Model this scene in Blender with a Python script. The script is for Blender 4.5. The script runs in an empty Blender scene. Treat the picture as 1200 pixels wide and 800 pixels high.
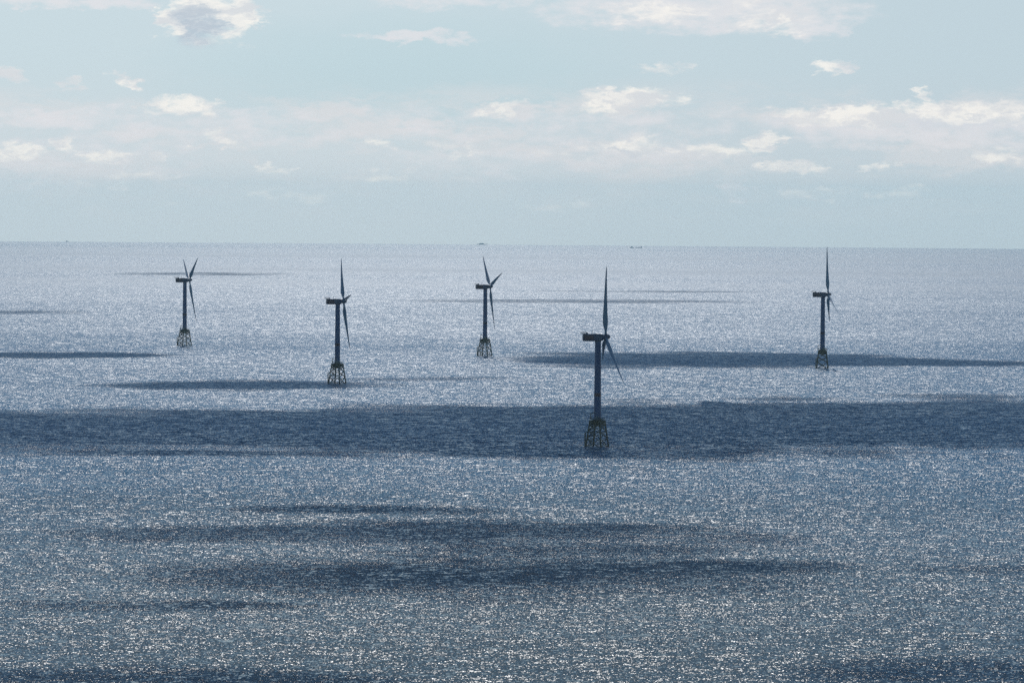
import bpy, bmesh, math, random
import numpy as np
from mathutils import Vector, Matrix, Euler
R_ = math.radians
rnd = random.Random(7)

# ------------------------------------------------------------------ camera
F = 5000.0            # focal length in pixels of the 1200 px wide photograph
CAM_H = 209.2         # metres above the sea
RE = 3.125e6          # radius of the sea's curve (with strong refraction)
EYE_Y = 229.0
PITCH = math.atan((400 - EYE_Y) / F)
ROLL = R_(0.43)
scene = bpy.context.scene
C = scene.collection
cd = bpy.data.cameras.new('camera'); cam = bpy.data.objects.new('camera', cd); C.objects.link(cam)
cd.sensor_width = 36; cd.lens = 36 * F / 1200
cd.clip_start = 1; cd.clip_end = 2.0e5
cam.location = (0, 0, CAM_H)
fwd = Vector((0, math.cos(PITCH), -math.sin(PITCH)))
right0 = Vector((1, 0, 0)); up0 = right0.cross(fwd)
right = (right0 * math.cos(ROLL) + up0 * math.sin(ROLL))
up = right.cross(fwd)
cam.matrix_world = Matrix.Translation((0, 0, CAM_H)) @ Matrix((
    (right.x, up.x, -fwd.x, 0), (right.y, up.y, -fwd.y, 0), (right.z, up.z, -fwd.z, 0), (0, 0, 0, 1)))
scene.camera = cam

# ------------------------------------------------------------------ sun, sky, exposure
SUN_EL = R_(47); SUN_AZ = R_(-1.5)
S = Vector((math.sin(SUN_AZ) * math.cos(SUN_EL), math.cos(SUN_AZ) * math.cos(SUN_EL), math.sin(SUN_EL)))
sd = bpy.data.lights.new('sun', 'SUN'); sun = bpy.data.objects.new('sun', sd); C.objects.link(sun)
sd.energy = 3.0; sd.angle = R_(0.53); sd.color = (1.0, 0.985, 0.965)
sun.rotation_euler = S.to_track_quat('Z', 'Y').to_euler()
SKY_STRENGTH = 0.05
EXPOSURE = 0.0
scene.view_settings.view_transform = 'Standard'
scene.view_settings.look = 'None'
scene.view_settings.exposure = EXPOSURE
scene.view_settings.gamma = 1
scene.view_settings.use_curve_mapping = False
scene.render.engine = 'CYCLES'
cy = scene.cycles
cy.use_denoising = False
cy.max_bounces = 6; cy.glossy_bounces = 3; cy.diffuse_bounces = 2; cy.transparent_max_bounces = 16
cy.volume_bounces = 0
cy.use_adaptive_sampling = False
cy.caustics_reflective = False
cy.sample_clamp_direct = 3.4; cy.sample_clamp_indirect = 4.0
scene.render.film_transparent = False


class NT:
    """small helper for node trees"""
    def __init__(s, tree): s.t = tree; s.n = tree.nodes; s.l = tree.links
    def new(s, kind, **kw):
        n = s.n.new(kind)
        for k, v in kw.items(): setattr(n, k, v)
        return n
    def put(s, sock, v):
        if hasattr(v, 'is_output'): s.l.new(v, sock)
        else: sock.default_value = v
    def m(s, op, a, b=0.0, c=0.0, clamp=False):
        n = s.new('ShaderNodeMath', operation=op, use_clamp=clamp)
        s.put(n.inputs[0], a); s.put(n.inputs[1], b)
        if op in ('MULTIPLY_ADD', 'SMOOTH_MAX', 'WRAP', 'COMPARE'): s.put(n.inputs[2], c)
        return n.outputs[0]
    def vm(s, op, a, b=(0, 0, 0)):
        n = s.new('ShaderNodeVectorMath', operation=op)
        s.put(n.inputs[0], a); s.put(n.inputs[1], b)
        return n.outputs[0]
    def xyz(s, x, y, z):
        n = s.new('ShaderNodeCombineXYZ')
        for i, v in enumerate((x, y, z)): s.put(n.inputs[i], v)
        return n.outputs[0]
    def noise(s, vec, scale=1.0, detail=3.0, rough=0.5, color=False, dist=0.0):
        n = s.new('ShaderNodeTexNoise')
        s.put(n.inputs['Vector'], vec); n.inputs['Scale'].default_value = scale
        n.inputs['Detail'].default_value = detail; n.inputs['Roughness'].default_value = rough
        n.inputs['Distortion'].default_value = dist
        return n.outputs['Color' if color else 'Fac']
    def rng(s, v, a, b, c=0.0, d=1.0, kind='SMOOTHSTEP'):
        n = s.new('ShaderNodeMapRange', interpolation_type=kind)
        s.put(n.inputs['Value'], v)
        for k, x in (('From Min', a), ('From Max', b), ('To Min', c), ('To Max', d)): s.put(n.inputs[k], x)
        return n.outputs[0]
    def mix(s, f, a, b):
        n = s.new('ShaderNodeMix', data_type='RGBA')
        s.put(n.inputs[0], f); s.put(n.inputs[6], a); s.put(n.inputs[7], b)
        return n.outputs[2]


world = bpy.data.worlds.new('World'); scene.world = world; world.use_nodes = True
N = NT(world.node_tree); N.n.clear()
wo = N.new('ShaderNodeOutputWorld'); bg = N.new('ShaderNodeBackground')
N.l.new(bg.outputs[0], wo.inputs[0])
sky = N.new('ShaderNodeTexSky', sky_type='NISHITA')
sky.sun_disc = False; sky.sun_elevation = SUN_EL; sky.sun_rotation = SUN_AZ
sky.air_density = 1.2; sky.dust_density = 0.15; sky.ozone_density = 4.0; sky.altitude = 200
tc = N.new('ShaderNodeTexCoord'); sep = N.new('ShaderNodeSeparateXYZ')
N.l.new(tc.outputs['Generated'], sep.inputs[0])
az = N.m('ARCTAN2', sep.outputs[0], sep.outputs[1])
el = N.m('ARCSINE', sep.outputs[2])
U0 = N.m('MULTIPLY_ADD', az, F, 600.0)                 # angular coordinates, 1 unit = 1/5000 radian
V0 = N.m('MULTIPLY_ADD', el, -F, EYE_Y)
V0 = N.m('SUBTRACT', V0, N.m('MULTIPLY', az, -38.0))
uv = N.xyz(N.m('MULTIPLY', U0, 0.01), N.m('MULTIPLY', V0, 0.024), 3.7)
warp = N.noise(uv, 2.2, 8, 0.66, color=True)
ws = N.new('ShaderNodeSeparateXYZ'); N.l.new(warp, ws.inputs[0])
U = N.m('ADD', U0, N.m('MULTIPLY', N.m('SUBTRACT', ws.outputs[0], 0.5), 110.0))
V = N.m('ADD', V0, N.m('MULTIPLY', N.m('SUBTRACT', ws.outputs[1], 0.5), 46.0))
fine = N.noise(N.xyz(N.m('MULTIPLY', U0, 0.03), N.m('MULTIPLY', V0, 0.075), 1.3), 1.0, 7, 0.6)


def blob(u, v, ru, rv, k, shear=0.0):
    du = N.m('MULTIPLY_ADD', U, 1 / ru, -u / ru)
    dv = N.m('MULTIPLY_ADD', V, 1 / rv, -v / rv)
    if shear: dv = N.m('ADD', dv, N.m('MULTIPLY', du, -shear))
    q = N.m('ADD', N.m('MULTIPLY', du, du), N.m('MULTIPLY', dv, dv))
    return N.m('MULTIPLY', N.m('SUBTRACT', 1.0, q, clamp=True), k)


def field(lst):
    acc = None
    for b in lst:
        o = blob(*b)
        acc = o if acc is None else N.m('MAXIMUM', acc, o)
    return acc


bright = field([
    (200, 22, 26, 28, 1.2), (278, 22, 34, 32, 1.25), (238, 8, 50, 26, 1.1), (238, 24, 60, 34, .8),
    (735, 118, 72, 20, 1.3), (595, 129, 58, 12, 1.0), (1000, 133, 110, 17, 1.15), (1130, 131, 130, 18, 1.2), (1190, 128, 80, 14, 1.1),
    (835, 175, 62, 14, .9), (893, 168, 30, 15, 1.15, .5), (925, 198, 48, 11, .9), (728, 171, 62, 16, .8),
    (970, 78, 34, 10, 1.1), (1077, 111, 20, 7, .9, .4), (770, 80, 40, 8, .55), (1030, 192, 30, 7, .7), (1175, 184, 50, 14, .75, .4),
    (150, 97, 22, 9, 1.15, .5), (82, 98, 22, 8, .8), (6, 85, 28, 14, .9, .6), (212, 127, 58, 13, .9),
    (75, 171, 24, 13, 1.0, .6), (22, 179, 52, 12, .8), (125, 183, 32, 11, .75), (175, 186, 22, 8, .6),
    (262, 164, 42, 13, .7, .5), (430, 173, 42, 11, .65), (530, 171, 50, 12, .6), (320, 198, 24, 8, .5),
    (660, 180, 46, 9, .45), (900, 22, 80, 26, .62), (760, 16, 110, 16, .62), (130, 208, 120, 18, .34), (460, 205, 120, 16, .3), (300, 232, 150, 12, .32), (980, 228, 170, 12, .3), (640, 240, 130, 9, .26)])
soft = field([
    (830, 12, 230, 34, 1.0), (945, 28, 60, 24, .9), (480, 43, 90, 9, .85), (60, 4, 160, 10, .8), (520, 2, 120, 12, .6),
    (600, 145, 420, 30, .45), (60, 140, 140, 16, .8), (1080, 150, 240, 34, .9), (80, 190, 220, 40, .5), (720, 175, 170, 40, .5),
    (250, 150, 300, 30, .5), (560, 190, 180, 40, .35), (860, 216, 24, 24, .55), (730, 140, 90, 22, .6)])
grey = field([(234, 30, 38, 30, 1.2), (735, 178, 36, 10, .45), (215, 134, 40, 8, .4), (1110, 146, 140, 16, .45)])
fb = N.m('MULTIPLY_ADD', fine, 2.0, -1.0)
dB = N.rng(N.m('ADD', bright, N.m('MULTIPLY', fb, 1.1)), 0.10, 0.95)
dB = N.m('MULTIPLY', dB, N.rng(bright, 0.0, 0.22))
dS = N.rng(N.m('ADD', soft, N.m('MULTIPLY', fb, 1.0)), 0.0, 1.0, 0, .75)
dS = N.m('MULTIPLY', dS, N.rng(soft, 0.0, 0.3))
dG = N.rng(N.m('ADD', grey, N.m('MULTIPLY', fb, 0.3)), 0.15, 1.0)
# cloud scatter over the rest of the sky (seen only by the water)
pn = N.new('ShaderNodeVectorMath', operation='SCALE'); N.l.new(tc.outputs['Generated'], pn.inputs[0])
N.put(pn.inputs['Scale'], N.m('DIVIDE', 1.0, N.m('ADD', N.m('ABSOLUTE', sep.outputs[2]), 0.12)))
hi = N.rng(N.noise(pn.outputs[0], 1.1, 5, 0.55), 0.54, 0.70, 0.0, 0.16)
hi = N.m('MULTIPLY', hi, N.rng(sep.outputs[2], 0.06, 0.22))

VE = 1.0 / SKY_STRENGTH
def vcol(r, g, b, s=VE): return (r * s, g * s, b * s, 1)
# thin veil of high haze: paler and less yellow towards the horizon
veil_c = N.mix(N.rng(V0, 60, 235), vcol(.63, .735, .785), vcol(.70, .745, .785))
veil_c = N.mix(N.rng(U0, 300, 1250, 0, .4), veil_c, vcol(.48, .59, .67))
teal = blob(470, 92, 330, 90, .36)
veil_c = N.mix(teal, veil_c, vcol(.47, .66, .72))
low = N.rng(sep.outputs[2], 0.05, 0.26, 0.93, 0.06)
front = N.rng(sep.outputs[1], -0.4, 0.6, 0.25, 1.0)
deep = N.vm('MULTIPLY', sky.outputs[0], (.30, .76, 1.05))      # clean deep blue above the veil
base = N.mix(N.m('MULTIPLY', low, front), deep, veil_c)
wn = N.noise(N.xyz(N.m('MULTIPLY', U, 0.006), N.m('MULTIPLY', V, 0.030), 8.1), 1.0, 7, 0.62)
dW = N.m('MULTIPLY', N.rng(wn, 0.44, 0.66), N.m('MULTIPLY', N.rng(V0, 85, 135), N.rng(V0, 285, 180)))
base = N.mix(N.m('MULTIPLY', dW, .75), base, vcol(.745, .74, .755))
c1 = N.mix(dS, base, vcol(.80, .785, .81))
tn = N.rng(N.noise(N.xyz(N.m('MULTIPLY', U, 0.022), N.m('MULTIPLY', V, 0.06), 5.5), 1.0, 5, 0.6), 0.40, 0.62)
lit = N.mix(tn, vcol(.72, .735, .76), vcol(.98, .945, .885))
c2 = N.mix(N.m('MULTIPLY', dB, .85), c1, lit)
c3 = N.mix(N.m('MULTIPLY', dG, .66), c2, N.mix(tn, vcol(.43, .52, .62), vcol(.56, .64, .72)))
c4 = N.mix(hi, c3, vcol(.72, .72, .73))
N.l.new(c4, bg.inputs['Color']); bg.inputs['Strength'].default_value = SKY_STRENGTH


# ------------------------------------------------------------------ helpers
def ray(x, y):
    return (right * ((x - 600) / F) + up * ((400 - y) / F) + fwd).normalized()


def sea_z(x, y): return -(x * x + y * y) / (2 * RE)


def on_sea(x, y):
    """the point of the curved sea along a line of sight"""
    d = ray(x, y)
    hx = math.hypot(d.x, d.y)
    a = hx * hx / (2 * RE); b = d.z; c = CAM_H
    disc = b * b - 4 * a * c
    if disc < 0:
        t = math.sqrt(2 * RE * CAM_H)
    else:
        t = (-b - math.sqrt(disc)) / (2 * a)
    p = Vector((0, 0, CAM_H)) + d * t
    p.z = sea_z(p.x, p.y)
    return p


def mat(name, col, rough=0.5, metal=0.0, var=0.0, var_scale=0.4, spec=0.5, dirt=None):
    m = bpy.data.materials.new(name); m.use_nodes = True
    T = NT(m.node_tree); T.n.clear()
    out = T.new('ShaderNodeOutputMaterial'); p = T.new('ShaderNodeBsdfPrincipled')
    T.l.new(p.outputs[0], out.inputs[0])
    p.inputs['Roughness'].default_value = rough; p.inputs['Metallic'].default_value = metal
    p.inputs['Specular IOR Level'].default_value = spec
    t = T.new('ShaderNodeTexCoord')
    c = (*col, 1)
    if dirt is None: dirt = tuple(v * 0.55 for v in col)
    n = T.noise(T.vm('MULTIPLY', t.outputs['Object'], (1, 1, 0.25)), var_scale, 5, 0.6)
    f = T.rng(n, 0.42, 0.7, 0.0, var)
    T.put(p.inputs['Base Color'], T.mix(f, c, (*dirt, 1)))
    return m


def obj(name, bm, material, parent=None, smooth=False):
    me = bpy.data.meshes.new(name)
    bm.to_mesh(me); bm.free()
    if smooth: me.shade_smooth()
    for mt in (material if isinstance(material, (list, tuple)) else [material]): me.materials.append(mt)
    o = bpy.data.objects.new(name, me); C.objects.link(o)
    if parent is not None: o.parent = parent
    return o


def empty(name, loc=(0, 0, 0), parent=None):
    o = bpy.data.objects.new(name, None); o.empty_display_size = 5
    C.objects.link(o); o.location = loc
    if parent is not None: o.parent = parent
    return o


def tag(o, label=None, cat=None, group=None, kind=None):
    for k, v in (('label', label), ('category', cat), ('group', group), ('kind', kind)):
        if v: o[k] = v
    return o


def add_box(bm, c, s, rot=None, bevel=0.0, mi=0):
    M = Matrix.Translation(c) @ (rot.to_matrix().to_4x4() if rot else Matrix()) @ Matrix.Diagonal((*s, 1))
    r = bmesh.ops.create_cube(bm, size=1, matrix=M)
    fs = {f for v in r['verts'] for f in v.link_faces}
    if bevel:
        es = {e for v in r['verts'] for e in v.link_edges}
        rr = bmesh.ops.bevel(bm, geom=list(es), offset=bevel, segments=2, affect='EDGES', clamp_overlap=True)
    for f in fs:
        if f.is_valid: f.material_index = mi


def add_tube(bm, a, b, ra, rb=None, n=10):
    a = Vector(a); b = Vector(b); rb = ra if rb is None else rb
    d = (b - a); L = d.length
    q = d.to_track_quat('Z', 'Y')
    M = Matrix.Translation((a + b) / 2) @ q.to_matrix().to_4x4()
    bmesh.ops.create_cone(bm, cap_ends=True, segments=n, radius1=ra, radius2=rb, depth=L, matrix=M)


def add_lathe(bm, prof, n=24, axis='Z', off=(0, 0, 0)):
    rings = []
    for r, z in prof:
        ring = []
        for i in range(n):
            t = 2 * math.pi * i / n
            p = (r * math.cos(t), r * math.sin(t), z) if axis == 'Z' else (z, r * math.cos(t), r * math.sin(t))
            ring.append(bm.verts.new(Vector(p) + Vector(off)))
        rings.append(ring)
    for A, B in zip(rings, rings[1:]):
        for i in range(n):
            bm.faces.new((A[i], A[(i + 1) % n], B[(i + 1) % n], B[i]))
    bm.faces.new(rings[0][::-1]); bm.faces.new(rings[-1])


# ------------------------------------------------------------------ sea
def make_sea():
    radii = np.concatenate([[20, 200, 500, 900, 1300], np.geomspace(1600, 4.3e4, 230)])
    az_f = np.linspace(-0.2, 0.2, 161)
    az_b = np.linspace(0.2, 2 * math.pi - 0.2, 90)[1:-1]
    A = np.concatenate([az_f, az_b]); n = len(A)
    verts = [(0, 0, 0)]; faces = []
    for r in radii:
        x = r * np.sin(A); y = r * np.cos(A)
        z = -np.full(n, r * r / (2 * RE))
        verts += list(zip(x.tolist(), y.tolist(), z.tolist()))
    for i in range(n): faces.append((0, 1 + (i + 1) % n, 1 + i))
    for k in range(len(radii) - 1):
        a = 1 + k * n; b = a + n
        for i in range(n):
            j = (i + 1) % n
            faces.append((a + i, a + j, b + j, b + i))
    me = bpy.data.meshes.new('sea_water'); me.from_pydata(verts, [], faces); me.update()
    me.shade_smooth()
    m = bpy.data.materials.new('sea_water'); m.use_nodes = True
    T = NT(m.node_tree); T.n.clear()
    out = T.new('ShaderNodeOutputMaterial'); p = T.new('ShaderNodeBsdfPrincipled')
    T.l.new(p.outputs[0], out.inputs[0])
    g = T.new('ShaderNodeNewGeometry')
    P = g.outputs['Position']
    # wind patches change how rough the water is
    gust = T.noise(T.vm('MULTIPLY', P, (0.0012, 0.0030, 0)), 1.0, 5, 0.6)
    amp = T.rng(gust, 0.3, 0.7, 0.88, 1.12)
    sp = T.new('ShaderNodeSeparateXYZ'); T.l.new(P, sp.inputs[0])
    amp = T.m('MULTIPLY', amp, T.rng(sp.outputs[1], 2000, 12000, 0.70, 0.50, 'LINEAR'))   # long waves up close; farther out the sea is ruffled finer
    def layer(sx, sy, k, detail=2.0, z=0.0):
        c = T.noise(T.vm('ADD', T.vm('MULTIPLY', P, (sx, sy, 0)), (0, 0, z)), 1.0, detail, 0.6, color=True)
        return T.vm('MULTIPLY', T.vm('SUBTRACT', c, (0.5, 0.5, 0.5)), (k * 1.5, k, 0))
    s1 = layer(0.035, 0.085, 0.45, 2, 0)       # swell
    s2 = layer(0.15, 0.13, 0.80, 1, 5)         # wind waves
    s3 = layer(0.78, 0.42, 1.40, 1, 9)         # ripples
    s = T.vm('ADD', T.vm('ADD', s1, s2), s3)
    sc_ = T.new('ShaderNodeVectorMath', operation='SCALE'); T.l.new(s, sc_.inputs[0]); T.put(sc_.inputs['Scale'], amp)
    nrm = T.vm('NORMALIZE', T.vm('ADD', T.vm('ADD', g.outputs['Normal'], (0, -0.20, 0)), sc_.outputs[0]))
    T.put(p.inputs['Normal'], nrm)
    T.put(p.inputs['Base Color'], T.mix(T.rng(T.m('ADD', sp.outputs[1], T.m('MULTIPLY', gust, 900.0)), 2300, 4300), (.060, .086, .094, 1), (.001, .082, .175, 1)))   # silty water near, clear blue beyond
    ro = T.m('ADD', T.rng(sp.outputs[1], 2200, 6500, 0.115, 0.25, 'LINEAR'), T.rng(sp.outputs[1], 6000, 13000, 0.0, 0.18, 'LINEAR'))
    slick = T.noise(T.vm('MULTIPLY', P, (0.00007, 0.00035, 0)), 1.0, 4, 0.6)
    ro = T.m('MULTIPLY', ro, T.rng(slick, 0.35, 0.65, 0.85, 1.10))
    ro = T.m('MULTIPLY', ro, T.rng(T.m('ADD', sp.outputs[1], T.m('MULTIPLY', slick, 5000.0)), 20500, 25000, 1.0, 0.93))
    T.put(p.inputs['Roughness'], ro)
    p.inputs['IOR'].default_value = 1.333
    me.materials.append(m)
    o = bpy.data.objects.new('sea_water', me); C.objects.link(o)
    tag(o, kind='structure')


make_sea()


# ------------------------------------------------------------------ clouds above the frame; their shadows lie on the sea
CLOUD_Z = 950.0
def cloud_mat(name, lo, hi, tmin, dmax):
    m = bpy.data.materials.new(name); m.use_nodes = True
    T = NT(m.node_tree); T.n.clear()
    out = T.new('ShaderNodeOutputMaterial'); mx = T.new('ShaderNodeMixShader')
    tr = T.new('ShaderNodeBsdfTransparent'); df = T.new('ShaderNodeBsdfDiffuse'); df.inputs[0].default_value = (.85, .86, .88, 1)
    g = T.new('ShaderNodeNewGeometry')
    n = T.noise(T.vm('MULTIPLY', g.outputs['Position'], (.0045, .010, .01)), 1, 6, .62)
    at = T.new('ShaderNodeAttribute'); at.attribute_name = 'core'
    e = T.m('ADD', at.outputs['Fac'], T.m('MULTIPLY', T.m('SUBTRACT', n, .5), 1.5))
    body = T.rng(n, lo, hi, tmin, 1.0)
    T.put(mx.inputs[0], T.m('MULTIPLY', T.m('MULTIPLY', body, dmax), T.rng(e, 0.12, 0.60)))
    T.l.new(tr.outputs[0], mx.inputs[1]); T.l.new(df.outputs[0], mx.inputs[2]); T.l.new(mx.outputs[0], out.inputs[0])
    return m
thick = cloud_mat('cloud_thick', .28, .46, .5, .82)
veilc = cloud_mat('cloud_veil', .34, .62, .15, .20)
thin = cloud_mat('cloud_thin', .34, .56, .20, .50)


def make_clouds(bands, material, name, seed):
    rr = np.random.RandomState(seed)
    bm = bmesh.new()
    core = bm.verts.layers.float.new('core')
    for (xa, xb, ya, yb, dens) in bands:
        xm = (xa + xb) / 2
        near = on_sea(xm, yb); far = on_sea(xm, ya)
        left = on_sea(xa, (ya + yb) / 2); rgt = on_sea(xb, (ya + yb) / 2)
        depth = (far - near).length; width = (rgt - left).length
        c = (near + far) / 2
        hang = CLOUD_Z + rr.uniform(-40, 40)
        c = c + S * (hang / S.z)
        # a long bank of flat puffs side by side
        n = max(3, int(round(width / max(depth * 0.40, width / 40))))
        th = min(90, 18 + depth * 0.10)
        tilt = (rgt.y - left.y)
        for i in range(n):
            t = (i + .5) / n * 2 - 1
            prof = max(0.12, 1 - abs(t) ** 2.6) ** .6
            for rep in range(2):
                px = c.x + t * width / 2 + rr.uniform(-.2, .2) * width / n
                py = c.y + t * tilt / 2 + rr.uniform(-.10, .10) * depth * (prof)
                rx = width / n * rr.uniform(1.2, 2.0); ry = depth / 2 * prof * rr.uniform(1.0, 1.25) * dens
                M = Matrix.Translation((px, py, c.z + rr.uniform(-10, 10))) @ Matrix.Diagonal((rx, ry, th * rr.uniform(.5, 1), 1))
                r = bmesh.ops.create_icosphere(bm, subdivisions=3, radius=1, matrix=M)
                cen = Vector((px, py, c.z)); ph = rr.uniform(0, 9, 6)
                for v in r['verts']:
                    d = v.co - cen
                    v[core] = max(0.0, 1 - math.hypot(d.x / rx, d.y / ry))
                    a = math.atan2(d.y / ry, d.x / rx)
                    w = 1 + .07 * math.sin(3 * a + ph[0]) + .06 * math.sin(7 * a + ph[1]) + .06 * math.sin(13 * a + ph[2])
                    v.co = cen + Vector((d.x * w, d.y * w, d.z * (1 + .2 * math.sin(5 * a + ph[3])) * (1 if d.z > 0 else .45)))
    o = obj(name, bm, material, smooth=True)
    tag(o, kind='structure')
    return o


make_clouds([
    (-160, 330, 476, 526, 1.15), (220, 640, 472, 531, 1.15), (540, 920, 470, 539, 1.15), (820, 1100, 468, 534, 1.1), (1000, 1370, 463, 525, 1.1),
    (670, 1010, 411, 433, 1.1), (940, 1160, 418, 431, .9), (165, 380, 445, 458, 1), (-60, 163, 411, 420, 1)], thick, 'sky_clouds', 3)
make_clouds([
    (400, 830, 604, 652, 1.2), (290, 800, 648, 702, 1.15), (740, 960, 652, 676, .9), (90, 330, 612, 640, .9),
    (320, 520, 590, 603, .9), (-60, 340, 701, 715, .9), (-40, 380, 778, 812, .8), (980, 1300, 765, 815, .9), (1090, 1260, 660, 676, .6),
    (560, 720, 522, 538, 1), (60, 330, 527, 534, 1)], thin, 'thin_sky_clouds', 11)
make_clouds([
    (-60, 75, 362, 370, 1), (560, 820, 350, 355.5, .9), (160, 300, 318.5, 323.5, .9), (420, 560, 440, 448, .7),
    (700, 880, 340, 343, .6)], veilc, 'far_sky_clouds', 21)

# ------------------------------------------------------------------ materials of the turbines
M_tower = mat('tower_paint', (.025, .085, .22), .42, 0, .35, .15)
M_nac = mat('nacelle_paint', (.035, .06, .13), .42, 0, .3, .3)
M_red = mat('red_paint', (.12, .015, .03), .45, 0, .3, .3)
M_blade = mat('blade_paint', (.26, .31, .37), .38, 0, .2, .1)
M_yel = mat('weathered_yellow_paint', (.105, .08, .036), .6, 0, .6, .5, dirt=(.035, .03, .022))
M_steel = mat('galvanised_steel', (.16, .18, .20), .5, .6, .4, .8)
M_dark = mat('dark_rubber_fender', (.03, .03, .03), .8, 0, .3, .5)
M_foam = None

# ------------------------------------------------------------------ the wind turbine
HUB = 92.0; DECK = 23.2
BOT = 10.2; TOP = 7.0; TOPZ = 19.2


def corner(k, z, phi=0.0):
    t = (z + 3) / (TOPZ + 3)
    r = (BOT + .35) + (TOP - BOT - .35) * t
    a = math.pi / 4 + k * math.pi / 2
    return Vector((r * math.cos(a), r * math.sin(a), z))


def build_blade(parent):
    bm = bmesh.new()
    Lb = 59.0
    st = [(0.0, 1.6, 1.0, 0), (.03, 1.6, 1.0, 4), (.07, 1.9, .82, 34), (.12, 3.3, .55, 40), (.18, 4.5, .36, 38), (.24, 4.5, .29, 35), (.34, 3.9, .25, 31),
          (.46, 3.2, .22, 28), (.58, 2.65, .20, 25), (.70, 2.1, .19, 23), (.82, 1.6, .18, 21), (.92, 1.15, .17, 20), (.975, .7, .16, 19), (1.0, .12, .2, 19)]
    rings = []
    for (t, ch, th, tw) in st:
        ch_ = ch if t > .05 else ch * 1.35
        ring = []
        a = -R_(tw + 30)
        n = 18
        for i in range(n):
            u = 2 * math.pi * i / n
            cx = math.cos(u) * .5
            cyv = math.sin(u) * .5 * th
            if th < .9:
                cyv *= (1.0 if cx < 0 else (1 - cx * 1.35))
                cx += .12 * (1 - th)
            x = cx * ch_; y = cyv * ch_
            # x: along the rotor's turn, y: along the axis
            X = x * math.cos(a) - y * math.sin(a); Y = x * math.sin(a) + y * math.cos(a)
            bend = 1.3 * t * t
            ring.append(bm.verts.new((Y + bend, X, 1.4 + t * Lb)))
        rings.append(ring)
    for A, B in zip(rings, rings[1:]):
        for i in range(18):
            bm.faces.new((A[i], A[(i + 1) % 18], B[(i + 1) % 18], B[i]))
    bm.faces.new(rings[0][::-1]); bm.faces.new(rings[-1])
    bmesh.ops.recalc_face_normals(bm, faces=bm.faces)
    return obj('blade', bm, M_blade, parent, smooth=True)


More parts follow.
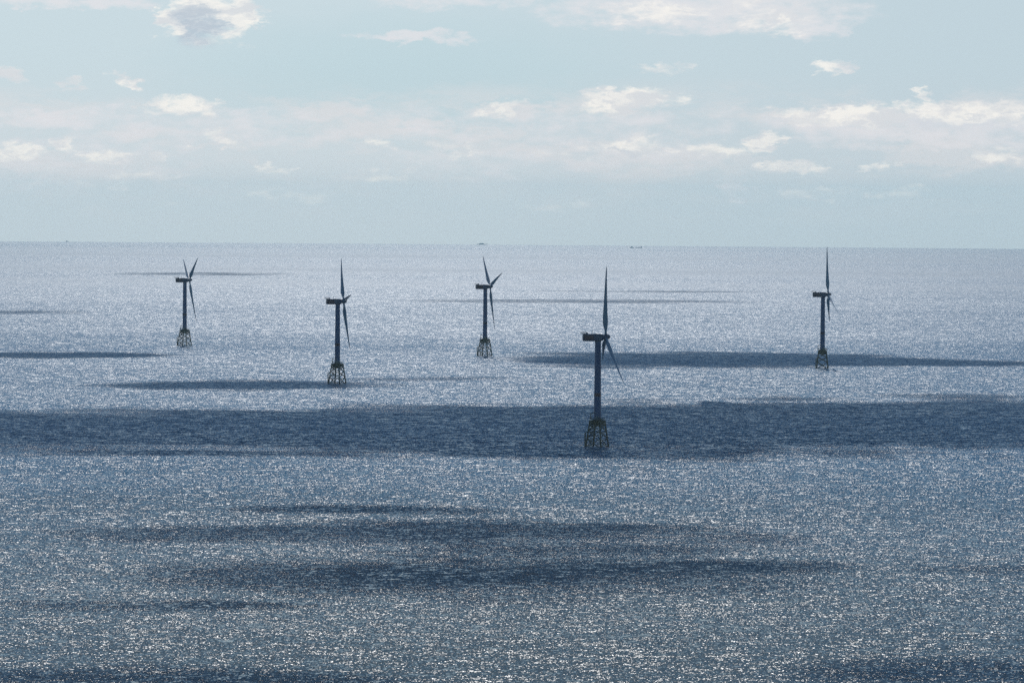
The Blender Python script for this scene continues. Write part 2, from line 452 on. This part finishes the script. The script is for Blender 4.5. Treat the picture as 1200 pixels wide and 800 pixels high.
def build_turbine():
    root = empty('wind_turbine')
    # --- lattice jacket
    jk = empty('jacket', (0, 0, 0), root)
    bm = bmesh.new()
    ringz = TOPZ - .4
    for k in range(4):
        add_tube(bm, corner(k, ringz), corner(k + 1, ringz), .42, n=12)
    add_tube(bm, corner(0, 17.6), corner(2, 17.6), .3, n=10); add_tube(bm, corner(1, 17.6), corner(3, 17.6), .3, n=10)
    obj('top_frame', bm, M_yel, jk)
    for k in range(4):
        bm = bmesh.new()
        a, b = corner(k, -12), corner(k, TOPZ + 3.2)
        add_tube(bm, a, b, .72, .62, n=16)
        add_tube(bm, corner(k, .5), corner(k, 2.2), .80, .80, n=16)
        obj('leg', bm, M_yel, jk, smooth=False)
    zs = [-1.5, 7.3, 13.6, 18.6]
    for k in range(4):
        for z0, z1 in zip(zs, zs[1:]):
            for (a, b) in ((corner(k, z0), corner(k + 1, z1)), (corner(k + 1, z0), corner(k, z1))):
                bm = bmesh.new()
                n_ = (a - b).cross(Vector((0, 0, 1))).normalized() * (.12 if a is b else 0)
                add_tube(bm, a, b, .34, n=10)
                obj('cross_brace', bm, M_yel, jk)
    # --- boat landing with ladder on one corner
    bm = bmesh.new()
    c = corner(2, 5)
    base = Vector((c.x * 1.16, c.y * 1.16, 0))
    side = Vector((-base.y, base.x, 0)).normalized()
    for s_ in (-1, 1):
        p = base + side * 1.05 * s_
        add_tube(bm, p + Vector((0, 0, -4)), p + Vector((0, 0, 11.5)), .3, n=10)
        add_tube(bm, p + Vector((0, 0, 11.4)), corner(2, 12.6), .22, n=8)
        add_tube(bm, p + Vector((0, 0, 4)), corner(2, 4), .22, n=8)
    for i in range(18):
        z = -1 + i * .7
        add_tube(bm, base + side * -.35 + Vector((0, 0, z)), base + side * .35 + Vector((0, 0, z)), .05, n=6)
    for s_ in (-.35, .35):
        add_tube(bm, base + side * s_ + Vector((0, 0, -2)), base + side * s_ + Vector((0, 0, 11.8)), .08, n=6)
    bl = obj('boat_landing', bm, M_yel, root)
    bm = bmesh.new()
    q = corner(2, 13.2); qq = Vector((q.x * 1.12, q.y * 1.12, 12.6))
    add_box(bm, qq, (2.6, 2.6, .25), bevel=.04)
    for dx in (-1.2, 1.2):
        for dy in (-1.2, 1.2):
            add_tube(bm, qq + Vector((dx, dy, 0)), qq + Vector((dx, dy, 1.2)), .05, n=6)
    for a_, b_ in (((-1.2, -1.2), (1.2, -1.2)), ((1.2, -1.2), (1.2, 1.2)), ((-1.2, 1.2), (-1.2, -1.2))):
        add_tube(bm, qq + Vector((*a_, 1.2)), qq + Vector((*b_, 1.2)), .05, n=6)
    obj('rest_platform', bm, M_steel, root)
    # cable pipes down one side
    for f_ in (.38, .55):
        bm = bmesh.new()
        a = corner(1, TOPZ).lerp(corner(2, TOPZ), f_); b = corner(1, -6).lerp(corner(2, -6), f_)
        add_tube(bm, a, b, .2, n=8)
        obj('cable_pipe', bm, M_yel, jk)
    # --- transition piece: a column on four stout struts
    bm = bmesh.new()
    add_lathe(bm, [(2.9, 17.2), (3.3, 18.2), (3.35, DECK - .5), (3.9, DECK - .1)], 28)
    tp = obj('transition_piece', bm, M_yel, root)
    for k in range(4):
        bm = bmesh.new()
        c_ = corner(k, TOPZ + 2.4)
        i_ = Vector((c_.x * .36, c_.y * .36, 0))
        d = (c_ - Vector((0, 0, c_.z))).normalized()
        w = Vector((-d.y, d.x, 0)) * .7
        # deep tapered girder
        pts = [(i_ + Vector((0, 0, 18.0))), (c_ + d * .5 + Vector((0, 0, -1.3))), (c_ + d * .5 + Vector((0, 0, .6))), (i_ + Vector((0, 0, DECK - .5)))]
        va = [bm.verts.new(Vector((p.x, p.y, p.z)) + w) for p in pts]; vb = [bm.verts.new(Vector((p.x, p.y, p.z)) - w) for p in pts]
        bm.faces.new(va); bm.faces.new(vb[::-1])
        for i in range(4): bm.faces.new((va[i], vb[i], vb[(i + 1) % 4], va[(i + 1) % 4]))
        bmesh.ops.recalc_face_normals(bm, faces=bm.faces)
        obj('support_arm', bm, M_yel, tp)
    # --- working deck
    bm = bmesh.new()
    add_lathe(bm, [(6.2, DECK - .08), (6.45, DECK), (6.45, DECK + .35), (3.0, DECK + .36)], 16)
    dk = obj('deck', bm, M_steel, root)
    bm = bmesh.new()
    n = 16
    for i in range(n):
        a = 2 * math.pi * i / n; b = 2 * math.pi * (i + 1) / n
        pa = Vector((6.35 * math.cos(a), 6.35 * math.sin(a), DECK + .3)); pb = Vector((6.35 * math.cos(b), 6.35 * math.sin(b), DECK + .3))
        add_tube(bm, pa, pa + Vector((0, 0, 1.15)), .06, n=6)
        for z in (.55, 1.15): add_tube(bm, pa + Vector((0, 0, z)), pb + Vector((0, 0, z)), .045, n=6)
    obj('railing', bm, M_yel, dk)
    bm = bmesh.new()
    add_box(bm, (2.0, -4.6, DECK + 1.35), (2.6, 1.7, 2.0), bevel=.08); add_box(bm, (4.4, -3.0, DECK + 1.0), (1.2, 1.4, 1.3), bevel=.06)
    obj('equipment_box', bm, M_steel, dk)
    # --- deck crane on the left of the deck
    bm = bmesh.new()
    add_tube(bm, (-5.6, -1.6, DECK + .3), (-5.6, -1.6, DECK + 5.2), .34, .28, n=12)
    add_tube(bm, (-5.9, -1.6, DECK + 4.95), (-1.2, -3.4, DECK + 5.25), .26, .20, n=10)
    add_tube(bm, (-5.6, -1.6, DECK + 3.2), (-3.8, -2.3, DECK + 5.0), .12, n=8)
    add_tube(bm, (-1.4, -3.3, DECK + 5.2), (-1.4, -3.3, DECK + 3.6), .05, n=6)
    add_box(bm, (-5.6, -1.6, DECK + .6), (1.2, 1.2, .6), bevel=.05)
    obj('deck_crane', bm, M_yel, root)
    # --- tower
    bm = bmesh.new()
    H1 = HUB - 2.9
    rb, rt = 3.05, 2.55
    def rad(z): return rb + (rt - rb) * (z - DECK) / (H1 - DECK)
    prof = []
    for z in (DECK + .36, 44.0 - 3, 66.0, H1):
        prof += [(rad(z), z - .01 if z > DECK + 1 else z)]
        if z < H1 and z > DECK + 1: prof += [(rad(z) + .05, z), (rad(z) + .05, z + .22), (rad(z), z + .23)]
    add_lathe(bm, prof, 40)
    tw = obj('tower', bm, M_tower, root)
    bm = bmesh.new()
    add_lathe(bm, [(rad(42.2) + .03, 42.2), (rad(42.2) + .075, 42.3), (rad(45.2) + .075, 45.1), (rad(45.2) + .03, 45.2)], 40)
    obj('painted_band', bm, M_red, tw)
    bm = bmesh.new()
    add_box(bm, (.5, -rad(25) + .02, DECK + 1.75), (1.1, .25, 2.3), bevel=.1)
    obj('door', bm, M_steel, tw)
    # --- nacelle (own frame: x along the axis towards the hub)
    nf = empty('nacelle', (0, 0, HUB), root)
    bm = bmesh.new()
    prof = [(-13.0, -2.55, 2.75, 2.35), (-12.6, -2.95, 2.95, 2.75), (-6, -3.0, 3.0, 2.9), (1.0, -3.0, 3.0, 2.9), (3.0, -2.7, 2.9, 2.75), (4.3, -2.1, 2.5, 2.3)]
    rings = []
    for (x, z0, z1, w) in prof:
        b = .75
        pts = [(-w, z0 + b), (-w + b, z0), (w - b, z0), (w, z0 + b), (w, z1 - b), (w - b, z1), (-w + b, z1), (-w, z1 - b)]
        rings.append([bm.verts.new((x, p[0], p[1])) for p in pts])
    for A, B in zip(rings, rings[1:]):
        for i in range(8): bm.faces.new((A[i], A[(i + 1) % 8], B[(i + 1) % 8], B[i]))
    bm.faces.new(rings[0]); bm.faces.new(rings[-1][::-1])
    bmesh.ops.recalc_face_normals(bm, faces=bm.faces)
    obj('housing', bm, M_nac, nf)
    bm = bmesh.new()
    for s_ in (-1, 1):
        add_box(bm, (-8.2, 2.93 * s_, .1), (8.4, .10, 3.9), bevel=.03)
    add_box(bm, (-12.95, 0, 0), (.2, 3.4, 3.6), bevel=.03)
    obj('red_side_panel', bm, M_red, nf)
    # hoist deck behind
    bm = bmesh.new()
    add_box(bm, (-12.3, 0, 3.25), (4.8, 5.2, .22), bevel=.03)
    xs = [-14.6, -13.2, -11.6, -10.0]
    for x in xs:
        for y in (-2.5, 2.5): add_tube(bm, (x, y, 3.3), (x, y, 4.7), .08, n=6)
    for y in (-2.5, 2.5):
        for z in (4.0, 4.7): add_tube(bm, (-14.6, y, z), (-10, y, z), .07, n=6)
    for x in (-14.6, -10):
        for z in (4.0, 4.7): add_tube(bm, (x, -2.5, z), (x, 2.5, z), .07, n=6)
    obj('hoist_platform', bm, M_steel, nf)
    bm = bmesh.new()
    add_box(bm, (-9.4, 0, 3.7), (.9, 4.2, 1.5), bevel=.1)
    obj('cooler', bm, M_nac, nf)
    bm = bmesh.new()
    add_tube(bm, (-4.9, .6, 3.0), (-4.9, .6, 5.4), .13, n=8); add_tube(bm, (-4.9, -.6, 5.0), (-4.9, 1.6, 5.0), .07, n=6)
    add_lathe(bm, [(.18, 5.0), (.28, 5.15), (.28, 5.5), (.1, 5.65)], 10, off=(-4.9, -.6, 0)); add_lathe(bm, [(.12, 5.0), (.2, 5.2), (.05, 5.5)], 10, off=(-4.9, 1.6, 0))
    obj('wind_mast', bm, M_steel, nf)
    bm = bmesh.new()
    add_box(bm, (-2.2, 0, 3.12), (3.0, 1.8, .25), bevel=.05)
    obj('roof_hatch', bm, M_blade, nf)
    bm = bmesh.new()
    add_lathe(bm, [(rt + .15, -3.3), (rt + .25, -3.1), (rt + .25, -2.9)], 32)
    obj('yaw_collar', bm, M_nac, nf)
    # --- rotor (own frame: x along the axis)
    hub = empty('rotor', (0, 0, HUB), root)
    bm = bmesh.new()
    add_lathe(bm, [(1.9, -2.6), (2.15, -2.2), (2.3, -1), (2.25, 1.0), (1.95, 2.4), (1.3, 3.4), (.3, 3.9)], 28, axis='X')
    obj('hub', bm, M_nac, hub, smooth=True)
    for k in range(3):
        b = build_blade(hub)
        b.rotation_euler = (R_(120 * k), 0, 0)
        b.matrix_local = Matrix.Rotation(R_(120 * k), 4, 'X') @ Matrix.Rotation(R_(3.0), 4, 'Y')
    return root


def copy_tree(o, parent=None):
    c = o.copy(); C.objects.link(c)
    if parent is not None:
        c.parent = parent; c.matrix_parent_inverse = o.matrix_parent_inverse.copy()
    for ch in list(o.children):
        copy_tree(ch, c)
    return c


spots = [  # base x, base y in the photo's angles, jacket turn, rotor yaw off the sight line's normal, rotor turn
    (699.8, 523.0, 63.0, 9.0, 8, 'nearest and largest wind turbine, dark navy tower, standing in the broad shadow band'),
    (395.2, 449.2, 60.0, 4.5, -38, 'second largest wind turbine, one long blade up, yellowish lattice base, left of the middle'),
    (216.3, 404.8, 60.0, 11.5, -62, 'farthest left and smallest wind turbine, its two upper blades forming a V'),
    (568.2, 416.8, 64.0, 13.5, -48.7, 'wind turbine in the middle with a pale blade pointing up to the right'),
    (963.6, 431.0, 88.0, 6.5, -7, 'wind turbine alone on the right, base seen square on against a thin shadow'),
]
proto = build_turbine()
TILT = R_(5.3)
for i, (px, py, jt, yaw, rot, label) in enumerate(spots):
    t = proto if i == 0 else copy_tree(proto)
    p = on_sea(px, py)
    t.location = p
    tag(t, label, 'wind turbine', 'offshore wind turbines of the same build')
    az0 = math.atan2(p.x, p.y)
    # axis heading: mostly to the right, turned away from the viewer by the yaw
    head = R_(yaw) - az0
    t.rotation_euler = (0, 0, R_(jt - 90 + 0) - az0)
    loc_yaw = head - t.rotation_euler.z
    for ch in t.children:
        nm = ch.name.split('.')[0]
        if nm == 'nacelle':
            ch.rotation_euler = (0, 0, loc_yaw)
        elif nm == 'rotor':
            Mz = Matrix.Rotation(loc_yaw, 4, 'Z')
            M = Matrix.Translation((0, 0, HUB)) @ Mz @ Matrix.Translation((6.6, 0, .5)) @ Matrix.Rotation(-TILT, 4, 'Y') @ Matrix.Rotation(R_(rot), 4, 'X')
            ch.matrix_local = M
        elif nm == 'deck_crane':
            ch.rotation_euler = (0, 0, -t.rotation_euler.z - az0)


# ------------------------------------------------------------------ distant ships
M_hull = mat('ship_hull_paint', (.6, .64, .68), .5, 0, .2, .1)
M_sup = mat('ship_white_paint', (.6, .62, .64), .5, 0, .3, .1)
def ship(px, py, L, Hh, house, label, mast=0):
    p = on_sea(px, py)
    r = empty('distant_ship', p); tag(r, label, 'ship')
    bm = bmesh.new()
    w = L * .16
    outl = [(-.5, .75), (-.47, 1), (.3, 1), (.43, .6), (.5, 0)]
    pts = [(x * L, y * w / 2) for x, y in outl] + [(x * L, -y * w / 2) for x, y in outl[:-1][::-1]]
    lo = [bm.verts.new((x * (.94 if x > 0 else .97), y * .8, -2)) for x, y in pts]
    up_ = [bm.verts.new((x, y, Hh * (1.25 if x > L * .4 else 1))) for x, y in pts]
    n = len(pts)
    for i in range(n): bm.faces.new((lo[i], lo[(i + 1) % n], up_[(i + 1) % n], up_[i]))
    bm.faces.new(lo[::-1]); bm.faces.new(up_)
    obj('hull', bm, M_hull, r)
    bm = bmesh.new()
    hx, hl, hh = house
    add_box(bm, (hx * L, 0, Hh + hh / 2), (hl * L, w * .8, hh), bevel=.2)
    add_box(bm, (hx * L, 0, Hh + hh + 1.2), (hl * L * .6, w * .95, 2.4), bevel=.2)
    obj('deckhouse', bm, M_sup, r)
    if mast:
        bm = bmesh.new(); add_tube(bm, (hx * L, 0, Hh + hh + 2), (hx * L, 0, Hh + hh + 2 + mast), .5, .25, n=8)
        add_tube(bm, (hx * L, -3, Hh + hh + mast * .7), (hx * L, 3, Hh + hh + mast * .7), .2, n=6)
        obj('mast', bm, M_sup, r)
ship(740.5, 290.6, 26, 4, (0, .5, 3), 'tiny boat near the horizon, the left of a close pair', 4)
ship(748.5, 290.6, 42, 3.5, (.38, .14, 6), 'tiny low vessel near the horizon with its deckhouse at the right end', 5)
ship(79, 281, 26, 4, (-.2, .3, 4), 'faint speck of a ship on the horizon at the far left', 3)
ship(565, 285.8, 90, 5, (-.05, .45, 5), 'pale hazy ship on the horizon above the middle turbine', 4)

# ------------------------------------------------------------------ air
bm = bmesh.new()
HB = -310.0; HT = 330.0
add_box(bm, (0, 0, (HB + HT) / 2), (9.0e4, 9.0e4, HT - HB))
hm = bpy.data.materials.new('haze'); hm.use_nodes = True
T = NT(hm.node_tree); T.n.clear()
out = T.new('ShaderNodeOutputMaterial'); pv = T.new('ShaderNodeVolumePrincipled')
T.l.new(pv.outputs[0], out.inputs['Volume'])
pv.inputs['Color'].default_value = (.70, .95, 1.0, 1)
pv.inputs['Density'].default_value = 1.4e-5
pv.inputs['Anisotropy'].default_value = 0.55
hz = obj('haze', bm, hm); tag(hz, kind='stuff')
